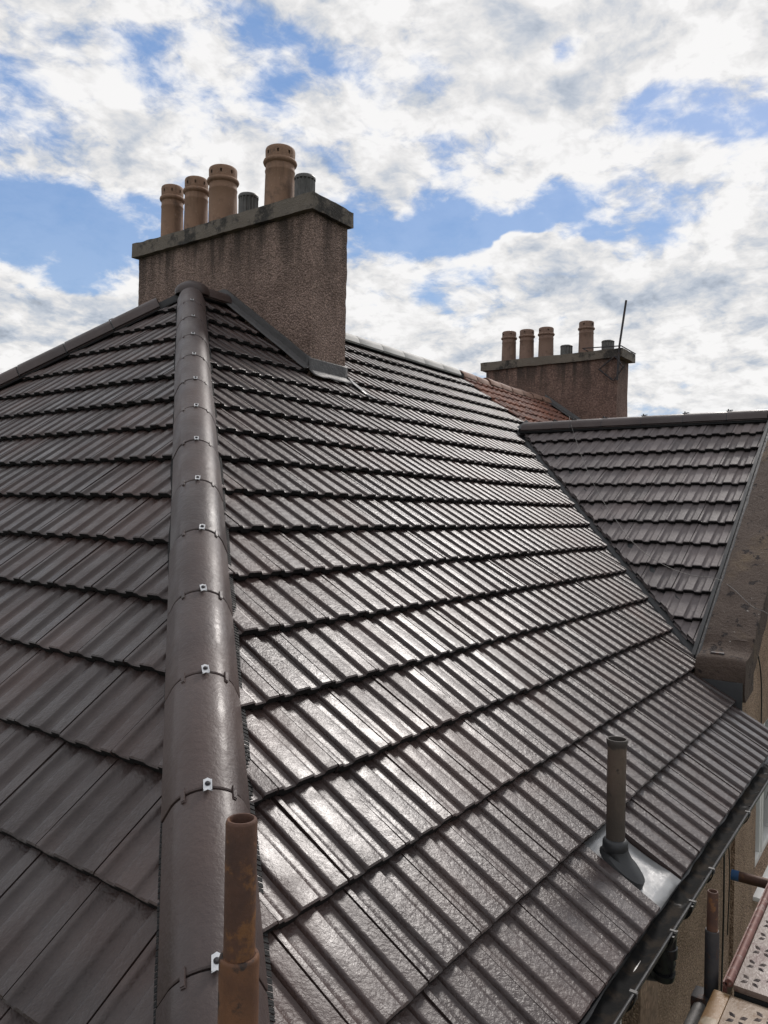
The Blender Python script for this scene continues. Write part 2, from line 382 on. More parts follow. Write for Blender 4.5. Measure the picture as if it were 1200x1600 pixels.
def project(p):
    p = Vector(p); dd = p.dot(fwd)
    if dd < .05: return None
    return 600 + F_PX * p.dot(rt) / dd, 800 - F_PX * p.dot(up) / dd

ground = poly_slab('ground', [(-600, -600, GROUND_Z), (600, -600, GROUND_Z), (600, 600, GROUND_Z), (-600, 600, GROUND_Z)], (0, 0, -.3), M_GROUND)
tag(ground, 'rough grass and earth far below the roof', 'ground', kind='structure')

house = empty('house', (3.5, 5.7, GROUND_Z))
tag(house, 'house with newly painted dark brown tiled hipped roof and roughcast walls', 'house')

# ------------------------------------------------------------------ roof tiles
HALF = [(0, 0), (16, 0), (19.5, -.8), (23, -3.8), (27.5, -10.0), (31, -13.2), (36, -14.8), (48, -15.6), (64, -16), (82, -15.6), (84, -14.4), (87, -2.4), (89.5, -.3), (96, 0)]
PROF = [(u / 1000 + .0030, h / 1000) for u, h in HALF] + [((u + 146) / 1000, h / 1000) for u, h in HALF[1:]] + [(.2888, 0)]
PROF = [(u, h + .004) for u, h in PROF]
STEP, THICK = .041, .031
def tile_bm(length=.365, step=STEP):
    bm = bmesh.new(); k = step / GAUGE
    rows = [[bm.verts.new((u, s, h - dh - k * s)) for u, h in PROF] for s, dh in ((.0, .0045), (.006, .0), (length, .0))]
    low = [[bm.verts.new((u, s, h - THICK - k * s)) for u, h in PROF] for s in (0.0, length)]
    n = len(PROF)
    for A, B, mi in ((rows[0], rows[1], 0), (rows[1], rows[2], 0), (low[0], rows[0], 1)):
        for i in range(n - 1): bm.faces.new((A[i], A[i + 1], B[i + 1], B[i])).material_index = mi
    for i in range(n - 1): bm.faces.new((low[0][i], low[1][i], low[1][i + 1], low[0][i + 1]))
    for i in (0, n - 1): bm.faces.new((low[0][i], rows[0][i], rows[1][i], rows[2][i], low[1][i]))
    bmesh.ops.recalc_face_normals(bm, faces=bm.faces)
    return bm
_b = tile_bm(); TILE_ME = bpy.data.meshes.new('tile'); _b.to_mesh(TILE_ME); _b.free()
TILE_ME.polygons.foreach_set('use_smooth', [True] * len(TILE_ME.polygons)); TILE_ME.set_sharp_from_angle(angle=R(38))

tiles = []      # (area in view, slope key, matrix, cuts)
def lay(key, U, S, origin, k0, rows, urange, phase, cuts_of, skip=None):
    """origin: a point on course k0; rows: course numbers; urange(k) -> u limits; cuts_of(k) -> planes (point, normal), tiles stay on the side the normal leaves"""
    N = U.cross(S)
    for k in rows:
        line = origin - S * (k - k0) * GAUGE
        u0, u1 = urange(k); i0 = math.floor((u0 - phase) / COVER) - 1; i1 = math.ceil((u1 - phase) / COVER) + 1
        for i in range(i0, i1 + 1):
            P = line + U * (phase + i * COVER)
            cs = [P + U * a + S * b - N * .02 for a in (0, COVER) for b in (0, .365)]
            state = 'in'; cuts = []
            for q, n in cuts_of(k):
                s = [(c - q).dot(n) for c in cs]
                if min(s) > 0: state = 'out'; break
                if max(s) > 0: cuts.append((q, n))
            if state == 'out' or (skip and skip(k, P + U * COVER / 2 + S * .17)): continue
            rnd = random.Random(len(key) * 100003 + k * 1009 + i * 17)
            rot = Matrix.Rotation(rnd.gauss(0, .006), 4, 'Y') @ Matrix.Rotation(rnd.gauss(0, .006), 4, 'X') @ Matrix.Rotation(rnd.gauss(0, .003), 4, 'Z')
            mtx = Matrix(((U.x, S.x, N.x, P.x), (U.y, S.y, N.y, P.y), (U.z, S.z, N.z, P.z), (0, 0, 0, 1))) @ rot @ Matrix.Translation((rnd.uniform(-.0008, .0008), rnd.uniform(-.003, .003), rnd.uniform(-.0015, .0015)))
            pj = [project(c) for c in (cs[0], cs[2], cs[3], cs[1])]
            area = 0
            if all(pj):
                cxm, cym = sum(a for a, b in pj) / 4, sum(b for a, b in pj) / 4
                if -60 < cxm < 1260 and 300 < cym < 1680:
                    area = abs(sum(pj[j][0] * pj[(j + 1) % 4][1] - pj[(j + 1) % 4][0] * pj[j][1] for j in range(4))) / 2
            tiles.append((area, key, mtx, cuts))

hipd = Vector((1 / math.tan(T2), 1 / math.tan(T1), 1.0)).normalized()        # up the near hip
hip2d = Vector((1 / math.tan(T2), -1 / math.tan(T1), 1.0)).normalized()      # up the far hip
UZ = Vector((0, 0, 1))
hn = Vector((hipd.y, -hipd.x, 0)).normalized()       # horizontal, towards the front slope's side
h2n = Vector((hip2d.y, -hip2d.x, 0)).normalized()    # horizontal normal of far hip
if h2n.y < 0: h2n = -h2n
vn = Vector((VD.y, -VD.x, 0)).normalized()           # to the right of the valley
CH = dict(x0=5.312, x1=5.82, y0=4.616, y1=7.10)
def in_chimney(k, c): return CH['x0'] + .12 < c.x < CH['x1'] - .12 and CH['y0'] + .15 < c.y < CH['y1']

U1, S1 = Vector((1, 0, 0)), Vector((0, math.cos(T1), math.sin(T1)))
PHASE1 = 1.750
def cuts1(k):
    c = [(AP - hn * .0 + hn * .035, -hn)]
    ynose = Y0 - (k - 10) * GAUGE * math.cos(T1)
    if ynose > 4.22: c.append((Vector((9.9, 0, 0)), Vector((1, 0, 0))))
    elif ynose > 1.30: c.append((VP - vn * .035, vn))
    else: c.append((Vector((5.684, 0, 0)), Vector((1, 0, 0))))
    return c
def skip1(k, c):
    if k == 17 and 2.92 < c.x < 3.20: return True
    return in_chimney(k, c)
lay('front', U1, S1, Vector((0, Y0, Z0)), 10, range(0, 18), lambda k: (.5, 10.4), PHASE1, cuts1, skip1)
U2, S2 = Vector((0, -1, 0)), Vector((math.cos(T2), 0, math.sin(T2)))
lay('hip_end', U2, S2, Vector((X0, 0, Z02)), 8, range(0, 16), lambda k: (-10.6, -.6), -1.866, lambda k: [(AP - hn * .035, hn), (AP - h2n * .03, h2n)])
U3, S3 = Vector((0, -1, 0)), Vector((math.cos(T3), 0, math.sin(T3)))
lay('wing', U3, S3, Vector((X3, 0, Z3)), 4, range(0, 13), lambda k: (-4.9, -1.4), -1.745, lambda k: [(VP + vn * .055, -vn), (Vector((0, 1.435, 0)), Vector((0, -1, 0)))])

# decks beneath the tiles carry the tiles as their children
def off(p, n, dd): return Vector(p) + n * dd
N1, N2, N3 = U1.cross(S1), U2.cross(S2), U3.cross(S3)
dk = -.085
zt = ZR
def hipz(z): return Vector((x_end(z), y_front(z), z))
def hip2z(z): return Vector((x_end(z), 2 * YR - y_front(z), z))
slope_front = poly_slab('front_slope', [off(q, N1, dk) for q in (hipz(ZE + .02), Vector((5.70, y_front(ZE + .02), ZE + .02)), Vector((5.70, y_front(-1.05), -1.05)), VP + VD * -.98, VP + VD * ZWR, Vector((9.9, y_front(1.2), 1.2)), Vector((9.9, YR, ZR)), AP)], N1 * -.03, M_BLACK, house)
slope_end = poly_slab('hip_end_slope', [off(q, N2, dk) for q in (hip2z(ZE + .02), hipz(ZE + .02), AP)], N2 * -.03, M_BLACK, house)
slope_wing = poly_slab('wing_slope', [off(q, N3, dk) for q in (VP + VD * -1.05, Vector((x_wing(-1.05), 1.40, -1.05)), Vector((XWR, 1.40, ZWR)), VP + VD * ZWR)], N3 * -.03, M_BLACK, house)
N1b = Vector((0, math.sin(T1), math.cos(T1)))
poly_slab('back_slope', [off(q, N1b, -.02) for q in (hip2z(ZE), AP, Vector((9.9, YR, ZR)), Vector((9.9, 2 * YR - y_front(ZE), ZE)))], N1b * -.08, M_BACK, house)
N3b = Vector((math.sin(T3), 0, math.cos(T3)))
poly_slab('wing_back_slope', [off(q, N3b, -.02) for q in (Vector((XWR, 1.40, ZWR)), Vector((XWR + 3, 1.40, ZWR - 3 * math.tan(T3))), Vector((XWR + 3, 4.3, ZWR - 3 * math.tan(T3))), Vector((XWR, 4.35, ZWR)))], N3b * -.08, M_BACK, house)
PAR = {'front': slope_front, 'hip_end': slope_end, 'wing': slope_wing}
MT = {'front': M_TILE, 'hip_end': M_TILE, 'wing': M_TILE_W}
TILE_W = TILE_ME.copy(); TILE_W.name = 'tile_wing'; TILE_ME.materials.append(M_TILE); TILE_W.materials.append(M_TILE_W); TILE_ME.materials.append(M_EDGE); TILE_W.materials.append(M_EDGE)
for n_ in PAR.values(): pass
tiles.sort(key=lambda t: -t[0])
field = {k: bmesh.new() for k in PAR}
def cut_bm(bm, mtx, cuts):
    inv = mtx.inverted()
    for q, n in cuts:
        ql = inv @ q; nl = (inv.to_3x3() @ n).normalized()
        r = bmesh.ops.bisect_plane(bm, geom=bm.verts[:] + bm.edges[:] + bm.faces[:], plane_co=ql, plane_no=nl, clear_outer=True)
        ed = [e for e in r['geom_cut'] if isinstance(e, bmesh.types.BMEdge)]
        if ed: bmesh.ops.holes_fill(bm, edges=ed)
for idx, (area, key, mtx, cuts) in enumerate(tiles):
    single = idx < 310 and area > 0
    if single and not cuts:
        o = bpy.data.objects.new('tile', TILE_W if key == 'wing' else TILE_ME); COL.objects.link(o); o.parent = PAR[key]; o.matrix_basis = mtx
        continue
    bm = tile_bm()
    if cuts: cut_bm(bm, mtx, cuts)
    if not bm.faces: bm.free(); continue
    if single:
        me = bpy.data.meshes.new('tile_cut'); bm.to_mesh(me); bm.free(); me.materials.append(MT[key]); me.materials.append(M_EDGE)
        me.polygons.foreach_set('use_smooth', [True] * len(me.polygons)); me.set_sharp_from_angle(angle=R(38))
        o = bpy.data.objects.new('tile', me); COL.objects.link(o); o.parent = PAR[key]; o.matrix_basis = mtx
    else:
        bm.transform(mtx); me = bpy.data.meshes.new('tmp'); bm.to_mesh(me); bm.free(); field[key].from_mesh(me); bpy.data.meshes.remove(me)
for key, bm in field.items():
    if bm.faces:
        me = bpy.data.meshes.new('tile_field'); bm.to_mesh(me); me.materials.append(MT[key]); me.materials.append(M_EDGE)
        o = link('distant_tiles', me, MT[key], PAR[key], smooth=38); o['kind'] = 'stuff'
    bm.free()

# ------------------------------------------------------------------ hips and ridges
def cap_prof(rad, ang, skirt, seg=14):
    """half-round cap with straight skirts: (sideways, height) measured from its crown"""
    pr = []
    for i in range(seg + 1):
        a = -ang + 2 * ang * i / seg; pr.append((rad * math.sin(a), rad * math.cos(a) - rad))
    sx, sz = pr[-1]; a = R(68)
    pr = [(-sx - skirt * math.cos(a), sz - skirt * math.sin(a))] + pr + [(sx + skirt * math.cos(a), sz - skirt * math.sin(a))]
    return pr
def cap_piece(A, B, side, prof, thick=.014, crown=.0, flare=.0012):
    """one hip or ridge tile from A (lower, lapped end) to B; crown is the height of its crown over A-B"""
    bm = bmesh.new(); ax = (B - A).normalized(); nn = ax.cross(side).normalized()
    if nn.z < 0: nn = -nn
    rings = []
    for P, f in ((A, -.0016), (A + ax * .004, flare), (A.lerp(B, .5), flare * .5), (B - ax * .004, 0), (B, -.0012)):
        rings.append([bm.verts.new(P + side * (x * (1 + f * 3)) + nn * (crown + z + f)) for x, z in prof])
    inner = [[bm.verts.new(P + side * (x * (1 - thick * 6)) + nn * (crown + z - thick)) for x, z in prof] for P in (A, B)]
    for X, Y in zip(rings, rings[1:]):
        for i in range(len(prof) - 1): bm.faces.new((X[i], X[i + 1], Y[i + 1], Y[i]))
    for i in range(len(prof) - 1):
        bm.faces.new((inner[0][i], inner[1][i], inner[1][i + 1], inner[0][i + 1]))
        bm.faces.new((inner[0][i], inner[0][i + 1], rings[0][i + 1], rings[0][i])); bm.faces.new((inner[1][i + 1], inner[1][i], rings[-1][i], rings[-1][i + 1]))
    return bm
PH = cap_prof(.112, R(62), .065); PSEAL = cap_prof(.103, R(62), .062)
side1 = Vector((hipd.y, -hipd.x, 0)).normalized()
hz = [-1.32, -1.078, -.838, -.606, -.380, -.158, .070, .298, .530, .760, 1.000, 1.235, 1.475, 1.720, 1.955]
hip = None
# black dry-hip roll with its pleated edges, seen below the rims of the caps
def roll_bm(A, B, side, crown):
    bm = bmesh.new(); ax = (B - A); L = ax.length; ax.normalize(); nn = ax.cross(side).normalized()
    if nn.z < 0: nn = -nn
    n = int(L / .0085)
    for s in (-1, 1):
        for i in range(n):
            P = A + ax * (i * .0085); h = .004 * (i % 2)
            wv = .010 * mnoise.noise(Vector((i * .021, s * 3.3, 1.0)))
            q = [P + side * (s * .088) + nn * (-.035 + h), P + side * (s * ((.137 if s > 0 else .127) + wv)) + nn * (-.072 + h * .6)]
            q2 = [v + ax * .0060 for v in q]; v = [bm.verts.new(t) for t in (q[0], q[1], q2[1], q2[0])]; bm.faces.new(v)
            v2 = [bm.verts.new(t - nn * .003) for t in (q[0], q[1], q2[1], q2[0])]; bm.faces.new(v2[::-1])
            for a_ in range(4): bm.faces.new((v[a_], v2[a_], v2[(a_ + 1) % 4], v[(a_ + 1) % 4]))
    a = [P + side * sx + nn * sz for P in (A, B) for sx, sz in ((-.125, -.075), (0, .030), (.125, -.075))]
    v = [bm.verts.new(q) for q in a]; bm.faces.new((v[0], v[1], v[4], v[3])); bm.faces.new((v[1], v[2], v[5], v[4])); bm.faces.new((v[0], v[3], v[5], v[2]))
    return bm
hip = bm_obj('hip', roll_bm(hipz(-1.40), hipz(1.98), side1, 0), M_BLACK, house)
CROWN = .078
nh = hipd.cross(side1).normalized(); nh = nh if nh.z > 0 else -nh
def frame(P, x, y, z): return Matrix(((x.x, y.x, z.x, P.x), (x.y, y.y, z.y, P.y), (x.z, y.z, z.z, P.z), (0, 0, 0, 1)))
clip_me = None
def clip_mesh():
    bm = bmesh.new()      # folded strap with a pointed head, forked foot and a screw
    K = .74
    out = [(-.016, -.030), (-.016, .024), (0, .034), (.016, .024), (.016, -.030), (0, -.022)]
    a = [bm.verts.new((x, y, 0)) for x, y in out]; b = [bm.verts.new((x, y, .0035)) for x, y in out]
    bm.faces.new(b)
    for i in range(6): bm.faces.new((a[i], a[(i + 1) % 6], b[(i + 1) % 6], b[i]))
    for x in (-.016, .0125): box(bm, x, x + .0035, -.026, .022, .0035, .008)
    bmesh.ops.recalc_face_normals(bm, faces=bm.faces)
    bm.transform(Matrix.Scale(K, 4)); me = bpy.data.meshes.new('clip'); bm.to_mesh(me); bm.free(); me.materials.append(M_GALV); return me
def screw_mesh():
    bm = bmesh.new(); lathe(bm, [(.0105, .0036), (.0105, .006), (.0075, .0065), (.0075, .0095), (.004, .011), (.0001, .011)], 12)
    bmesh.ops.recalc_face_normals(bm, faces=bm.faces)
    bm.transform(Matrix.Scale(.74, 4)); me = bpy.data.meshes.new('screw'); bm.to_mesh(me); bm.free(); me.materials.append(M_DSTEEL); return me
def tab_mesh():
    bm = bmesh.new(); box(bm, -.006, .006, -.020, .022, -.002, .004); box(bm, -.006, .006, -.024, -.018, -.004, .002)
    bmesh.ops.recalc_face_normals(bm, faces=bm.faces)
    me = bpy.data.meshes.new('seal_tab'); bm.to_mesh(me); bm.free(); me.materials.append(M_HIP); return me
CLIP, SCREW, TAB = clip_mesh(), screw_mesh(), tab_mesh()
for i in range(len(hz) - 1):
    A, B = hipz(hz[i]), hipz(hz[i + 1]); ax = (B - A).normalized()
    jit = side1 * random.uniform(-.003, .003)
    bm_obj('hip_tile', cap_piece(A + ax * .0035 + jit, B - ax * .003 + jit, side1, PH, crown=CROWN + random.uniform(-.0008, .0008)), M_HIP, hip, smooth=30)
    if i:
        # seal strip in the joint, two small tabs, a metal clip and its screw
        bm_obj('joint_seal', cap_piece(A - ax * .012, A + ax * .012, side1, PSEAL, crown=CROWN - .010, flare=0), M_PVC, hip, smooth=30)
        for s in (-.068, .070):
            a = math.asin(s / .112); P = A + side1 * s + nh * (CROWN + .112 * math.cos(a) - .112 + .001)
            xs = (side1 * math.cos(a) - nh * math.sin(a)); zs = xs.cross(hipd)
            o = bpy.data.objects.new('seal_tab', TAB); COL.objects.link(o); o.parent = hip; o.matrix_basis = frame(P, xs, hipd, zs if zs.dot(nh) > 0 else -zs)
        sx = random.uniform(-.010, .004); P = A + side1 * (.006 + sx) + nh * (CROWN + .006) + hipd * .006
        xs = (side1 + hipd * random.uniform(-.12, .12)).normalized(); ys = nh.cross(xs)
        o = bpy.data.objects.new('clip', CLIP); COL.objects.link(o); o.parent = hip; o.matrix_basis = frame(P, xs, ys, nh)
        o = bpy.data.objects.new('screw', SCREW); COL.objects.link(o); o.parent = hip; o.matrix_basis = frame(P + ys * .004, xs, ys, nh)
# the far hip of the hip end
side2 = h2n.copy()
far_hip = bm_obj('far_hip', roll_bm(hip2z(-.6), hip2z(1.99), side2, 0), M_BLACK, house)
L2 = (hip2z(1.97) - hip2z(-.6)).length; n2 = int(L2 / .475); d2 = (hip2z(1.97) - hip2z(-.6)).normalized()
nh2 = d2.cross(side2); nh2 = nh2 if nh2.z > 0 else -nh2
for i in range(n2):
    B = hip2z(1.90) - d2 * (i * .475); A = B - d2 * .475
    bm_obj('hip_tile', cap_piece(A + d2 * .006, B - d2 * .006, side2, PH, crown=CROWN, flare=.003), M_HIP, far_hip, smooth=30)
    bm_obj('joint_seal', cap_piece(A - d2 * .012, A + d2 * .012, side2, PSEAL, crown=CROWN - .008, flare=0), M_PVC, far_hip, smooth=30)
    if i == 0:
        o = bpy.data.objects.new('clip', CLIP); COL.objects.link(o); o.parent = far_hip; o.matrix_basis = frame(A + nh2 * (CROWN + .008), side2, d2, nh2)
# apex cap where the hips meet the ridge, dressed in lead
bm = bmesh.new(); bmesh.ops.create_uvsphere(bm, u_segments=24, v_segments=12, radius=1.0)
for v in bm.verts:
    v.co = Vector((v.co.x * .165, v.co.y * .165, max(v.co.z, -.2) * .115)); v.co += mnoise.noise_vector(v.co * 9) * .008
bm.transform(Matrix.Translation(AP + Vector((.02, .0, -.025))))
bm_obj('apex_cap', bm, M_HIP, house, smooth=60)
# main ridge
PRG = cap_prof(.115, R(62), .055)
ridge = poly_slab('ridge', [Vector((AP.x, YR - .1, ZR - .07)), Vector((9.9, YR - .1, ZR - .07)), Vector((9.9, YR + .1, ZR - .07)), Vector((AP.x, YR + .1, ZR - .07))], (0, 0, .06), M_BLACK, house)
x = AP.x + .05
while x < 9.8:
    x2 = min(x + .488, 9.9)
    if not (x > 5.30 and x2 < 5.84):
        bm_obj('ridge_tile', cap_piece(Vector((x + .004, YR, ZR)), Vector((x2 - .004, YR, ZR)), Vector((0, 1, 0)), PRG, crown=.065), M_HIP if x < 5.3 else M_RIDGE, ridge, smooth=30)
    x = x2
# wing ridge
PWG = cap_prof(.110, R(62), .05)
wing_ridge = poly_slab('wing_ridge', [Vector((XWR - .1, 1.42, ZWR - .07)), Vector((XWR + .1, 1.42, ZWR - .07)), Vector((XWR + .1, 4.30, ZWR - .07)), Vector((XWR - .1, 4.30, ZWR - .07))], (0, 0, .06), M_BLACK, house)
ys_ = [1.43, 1.838, 2.296, 2.761, 3.232, 3.617, 3.859, 4.27]
for a, b in zip(ys_, ys_[1:]):
    bm_obj('ridge_tile', cap_piece(Vector((XWR, b - .004, ZWR)), Vector((XWR, a + .004, ZWR)), Vector((1, 0, 0)), PWG, crown=.072, flare=.002), M_HIP, wing_ridge, smooth=30)
for b in ys_[1:-1]:
    bm_obj('joint_seal', cap_piece(Vector((XWR, b - .010, ZWR)), Vector((XWR, b + .010, ZWR)), Vector((1, 0, 0)), PWG, crown=.070, flare=0), M_PVC, wing_ridge, smooth=30)
    bm = bmesh.new(); box(bm, XWR - .014, XWR + .014, b - .022, b + .024, ZWR + .074, ZWR + .080); box(bm, XWR - .010, XWR + .010, b - .006, b + .006, ZWR + .080, ZWR + .098)
    box(bm, XWR - .02, XWR - .008, b - .05, b - .018, ZWR + .078, ZWR + .086)
    bm_obj('clip', bm, M_PVC, wing_ridge)

# ------------------------------------------------------------------ valley
bm = bmesh.new(); n = 24; rows = []
for i in range(n + 1):
    z = -1.10 + (ZWR + .10 + 1.10) * i / n; C = VP + VD * z
    rows.append([bm.verts.new(C + vn * a + Vector((0, 0, h)) + mnoise.noise_vector(Vector((i * .9, a * 9, 0))) * .004) for a, h in ((-.20, .055), (-.075, -.035), (-.012, -.072), (.03, -.074), (.085, -.040), (.20, .045))])
for A, B in zip(rows, rows[1:]):
    for k in range(5): bm.faces.new((A[k], A[k + 1], B[k + 1], B[k]))
bm_obj('valley', bm, M_VALLEY, house, smooth=25)

# ------------------------------------------------------------------ gable coping (skew) of the wing
YG = 1.06                                     # face of the gable wall
def skew_pt(x, y, h): return Vector((x, y, Z3 + (x - X3) * math.tan(T3) + h))
def skew_bm(xa, xb, y0, y1, h0, h1, step=.06):
    bm = bmesh.new(); nx = max(1, int((xb - xa) / step)); ny = 7; g = {}
    def vert(i, j, k):
        if (i, j, k) not in g:
            p = skew_pt(xa + (xb - xa) * i / nx, y0 + (y1 - y0) * j / ny, h0 if k == 0 else h1 - (.012 if j in (0, ny) else 0))
            g[(i, j, k)] = bm.verts.new(p + mnoise.noise_vector(p * 7) * .008)
        return g[(i, j, k)]
    for i in range(nx):
        for j in range(ny):
            for k in (0, 1): bm.faces.new((vert(i, j, k), vert(i + 1, j, k), vert(i + 1, j + 1, k), vert(i, j + 1, k)))
        for j in (0, ny): bm.faces.new((vert(i, j, 0), vert(i + 1, j, 0), vert(i + 1, j, 1), vert(i, j, 1)))
    for i in (0, nx):
        for j in range(ny): bm.faces.new((vert(i, j, 0), vert(i, j + 1, 0), vert(i, j + 1, 1), vert(i, j, 1)))
    return bm
coping = bm_obj('gable_coping', skew_bm(5.985, 9.25, 1.015, 1.345, -.12, .125), M_COPING, house, smooth=45)
poly_slab('gable_coping_far', [skew_pt(9.25, 1.02, .12), skew_pt(9.25, 1.34, .12), Vector((12.2, 1.34, ZWR - 1.85)), Vector((12.2, 1.02, ZWR - 1.85))], (0, 0, -.2), M_COPING, house)
# foot stone: flat seat, kicked-up back
bm = bmesh.new()
prof = [(5.745, -1.26), (5.712, -1.20), (5.708, -1.04), (5.722, -.985), (5.755, -.962), (5.82, -.955), (5.90, -.935), (5.96, -.895), (6.01, -.855), (6.03, -.99), (6.03, -1.22)]
na = 8; cols = []
for j in range(na + 1):
    y = 1.018 + (1.342 - 1.018) * j / na
    cols.append([bm.verts.new(Vector((px, y, pz - (.012 if j in (0, na) and q in (3, 4, 5, 6, 7) else 0))) + mnoise.noise_vector(Vector((px * 6, y * 8, pz * 6))) * .008) for q, (px, pz) in enumerate(prof)])
for A, B in zip(cols, cols[1:]):
    for k in range(len(prof)): bm.faces.new((A[k], A[(k + 1) % len(prof)], B[(k + 1) % len(prof)], B[k]))
bm.faces.new(cols[0]); bm.faces.new(cols[-1])
putt = bm_obj('foot_stone', bm, M_COPING, house, smooth=40)
box_obj('slate_chip', (5.785, 5.815, 1.17, 1.26, -.962, -.945), M_DSTEEL, putt, bevel=.004)
box_obj('foot_stone_shade', (5.686, 5.6985, 1.03, 1.36, -1.45, -1.12), M_VALLEY, house, bevel=.003)  # thin dark sheet added as the shadow beneath the foot stone
# black verge strip and lead fillet between tiles and coping
for nm, y0, y1, h0, h1, m in (('verge_strip', 1.347, 1.372, -.05, .045, M_PVC), ('verge_fillet', 1.374, 1.395, -.05, .020, M_LEAD), ('verge_edge', 1.396, 1.424, -.05, .034, M_PVC)):
    bm = bmesh.new(); q = [skew_pt(xx, yy, hh) for xx in (5.93, 9.2) for yy, hh in ((y0, h0), (y1, h0), (y1, h1), (y0, h1))]
    v = [bm.verts.new(p) for p in q]
    for f in ((0, 1, 2, 3), (4, 7, 6, 5), (0, 4, 5, 1), (1, 5, 6, 2), (2, 6, 7, 3), (3, 7, 4, 0)): bm.faces.new([v[i] for i in f])
    bm_obj(nm, bm, m, house)

# ------------------------------------------------------------------ walls, windows
def wall_with_holes(name, x0, x1, z0, z1, y, depth, holes, m, parent):
    """a wall facing -Y built as blocks around its window openings"""
    xs = sorted({x0, x1, *[h[0] for h in holes], *[h[1] for h in holes]}); zs = sorted({z0, z1, *[h[2] for h in holes], *[h[3] for h in holes]})
    bm = bmesh.new()
    def solid(i, j):
        if i < 0 or j < 0 or i >= len(xs) - 1 or j >= len(zs) - 1: return False
        cx, cz = (xs[i] + xs[i + 1]) / 2, (zs[j] + zs[j + 1]) / 2
        return not any(h[0] < cx < h[1] and h[2] < cz < h[3] for h in holes)
    def quad(*p): bm.faces.new([bm.verts.new(q) for q in p])
    for i in range(len(xs) - 1):
        for j in range(len(zs) - 1):
            if not solid(i, j): continue
            a, b, c, d_ = xs[i], xs[i + 1], zs[j], zs[j + 1]
            quad((a, y, c), (b, y, c), (b, y, d_), (a, y, d_)); quad((a, y + depth, c), (a, y + depth, d_), (b, y + depth, d_), (b, y + depth, c))
            if not solid(i - 1, j): quad((a, y, c), (a, y, d_), (a, y + depth, d_), (a, y + depth, c))
            if not solid(i + 1, j): quad((b, y, c), (b, y + depth, c), (b, y + depth, d_), (b, y, d_))
            if not solid(i, j - 1): quad((a, y, c), (a, y + depth, c), (b, y + depth, c), (b, y, c))
            if not solid(i, j + 1): quad((a, y, d_), (b, y, d_), (b, y + depth, d_), (a, y + depth, d_))
    bmesh.ops.remove_doubles(bm, verts=bm.verts, dist=.0005)
    return bm_obj(name, bm, m, parent)
YW = 1.085
HA, HB = (2.35, 3.66, -2.95, -1.79), (6.46, 7.75, -2.85, -1.62)
wall_with_holes('front_wall', .98, 5.70, GROUND_Z, -1.40, YW, .3, [HA], M_WALL, house)
bm = bmesh.new()
wall_with_holes('gable_wall', 5.70, 12.4, GROUND_Z, -1.16, YG, .3, [HB], M_WALL, house)
poly_slab('gable_peak', [(5.70, YG, -1.16), (12.4, YG, -1.16), (12.4, YG, -1.24 + .02), (XWR, YG, ZWR - .06), (5.72, YG, -1.22 + .02)][0:1] + [(12.4, YG, -1.16), (XWR, YG, ZWR - .10), (5.86, YG, -1.12)], (0, .3, 0), M_WALL, house)
box_obj('end_wall', (1.0, 1.3, YW + .3, 2 * YR - YW, GROUND_Z, -1.40), M_WALL, house)
box_obj('wing_side_wall', (5.722, 6.0, YG + .3, 1.75, -1.6, -1.10), M_WALL, house)
box_obj('back_wall', (1.3, 12.4, 2 * YR - YW - .3, 2 * YR - YW, GROUND_Z, -1.45), M_WALL, house)
box_obj('party_wall', (12.1, 12.4, YG + .3, 2 * YR - YW - .3, GROUND_Z, -1.3), M_WALL, house)
# smooth painted margin round the near window
box_obj('window_margin', (3.662, 3.95, YW - .010, YW + .02, -3.2, -1.60), M_WALLS, house, bevel=.003)
box_obj('soffit', (.84, 5.69, .845, 1.084, -1.600, -1.580), M_PVC, house)
box_obj('fascia', (.84, 5.69, .820, .844, -1.60, -1.478), M_PVC, house)
box_obj('end_fascia', (.82, .844, .846, 9.9, -1.60, -1.478), M_PVC, house)
def window(x0, x1, z0, z1, y, splits):
    win = bm_obj('window', (lambda b: (box(b, x0, x1, y + .14, y + .16, z0, z1), b)[1])(bmesh.new()), M_GLASS, house)
    fw = .055
    def bar(nm, *dd): box_obj(nm, dd, M_UPVC, win, bevel=.005)
    bar('frame', x0, x0 + fw, y + .075, y + .139, z0, z1); bar('frame', x1 - fw, x1, y + .075, y + .139, z0, z1)
    bar('frame', x0 + fw, x1 - fw, y + .075, y + .139, z1 - fw, z1); bar('frame', x0 + fw, x1 - fw, y + .075, y + .139, z0, z0 + fw)
    for s in splits: bar('mullion', s - .035, s + .035, y + .070, y + .139, z0 + fw, z1 - fw)
    e = [x0 + fw] + [q for s in splits for q in (s - .035, s + .035)] + [x1 - fw]
    for a, b in zip(e[::2], e[1::2]):      # opening sashes stand a little proud
        bar('sash', a + .002, a + .047, y + .060, y + .135, z0 + fw + .002, z1 - fw - .002); bar('sash', b - .047, b - .002, y + .060, y + .135, z0 + fw + .002, z1 - fw - .002)
        bar('sash', a + .047, b - .047, y + .062, y + .135, z1 - fw - .047, z1 - fw - .002); bar('sash', a + .047, b - .047, y + .062, y + .135, z0 + fw + .002, z0 + fw + .047)
    bar('sill', x0 - .06, x1 + .06, y - .07, y + .138, z0 - .035, z0 - .002)
    return win
window(*HA, YW, [3.0]); window(*HB, YG, [7.1])

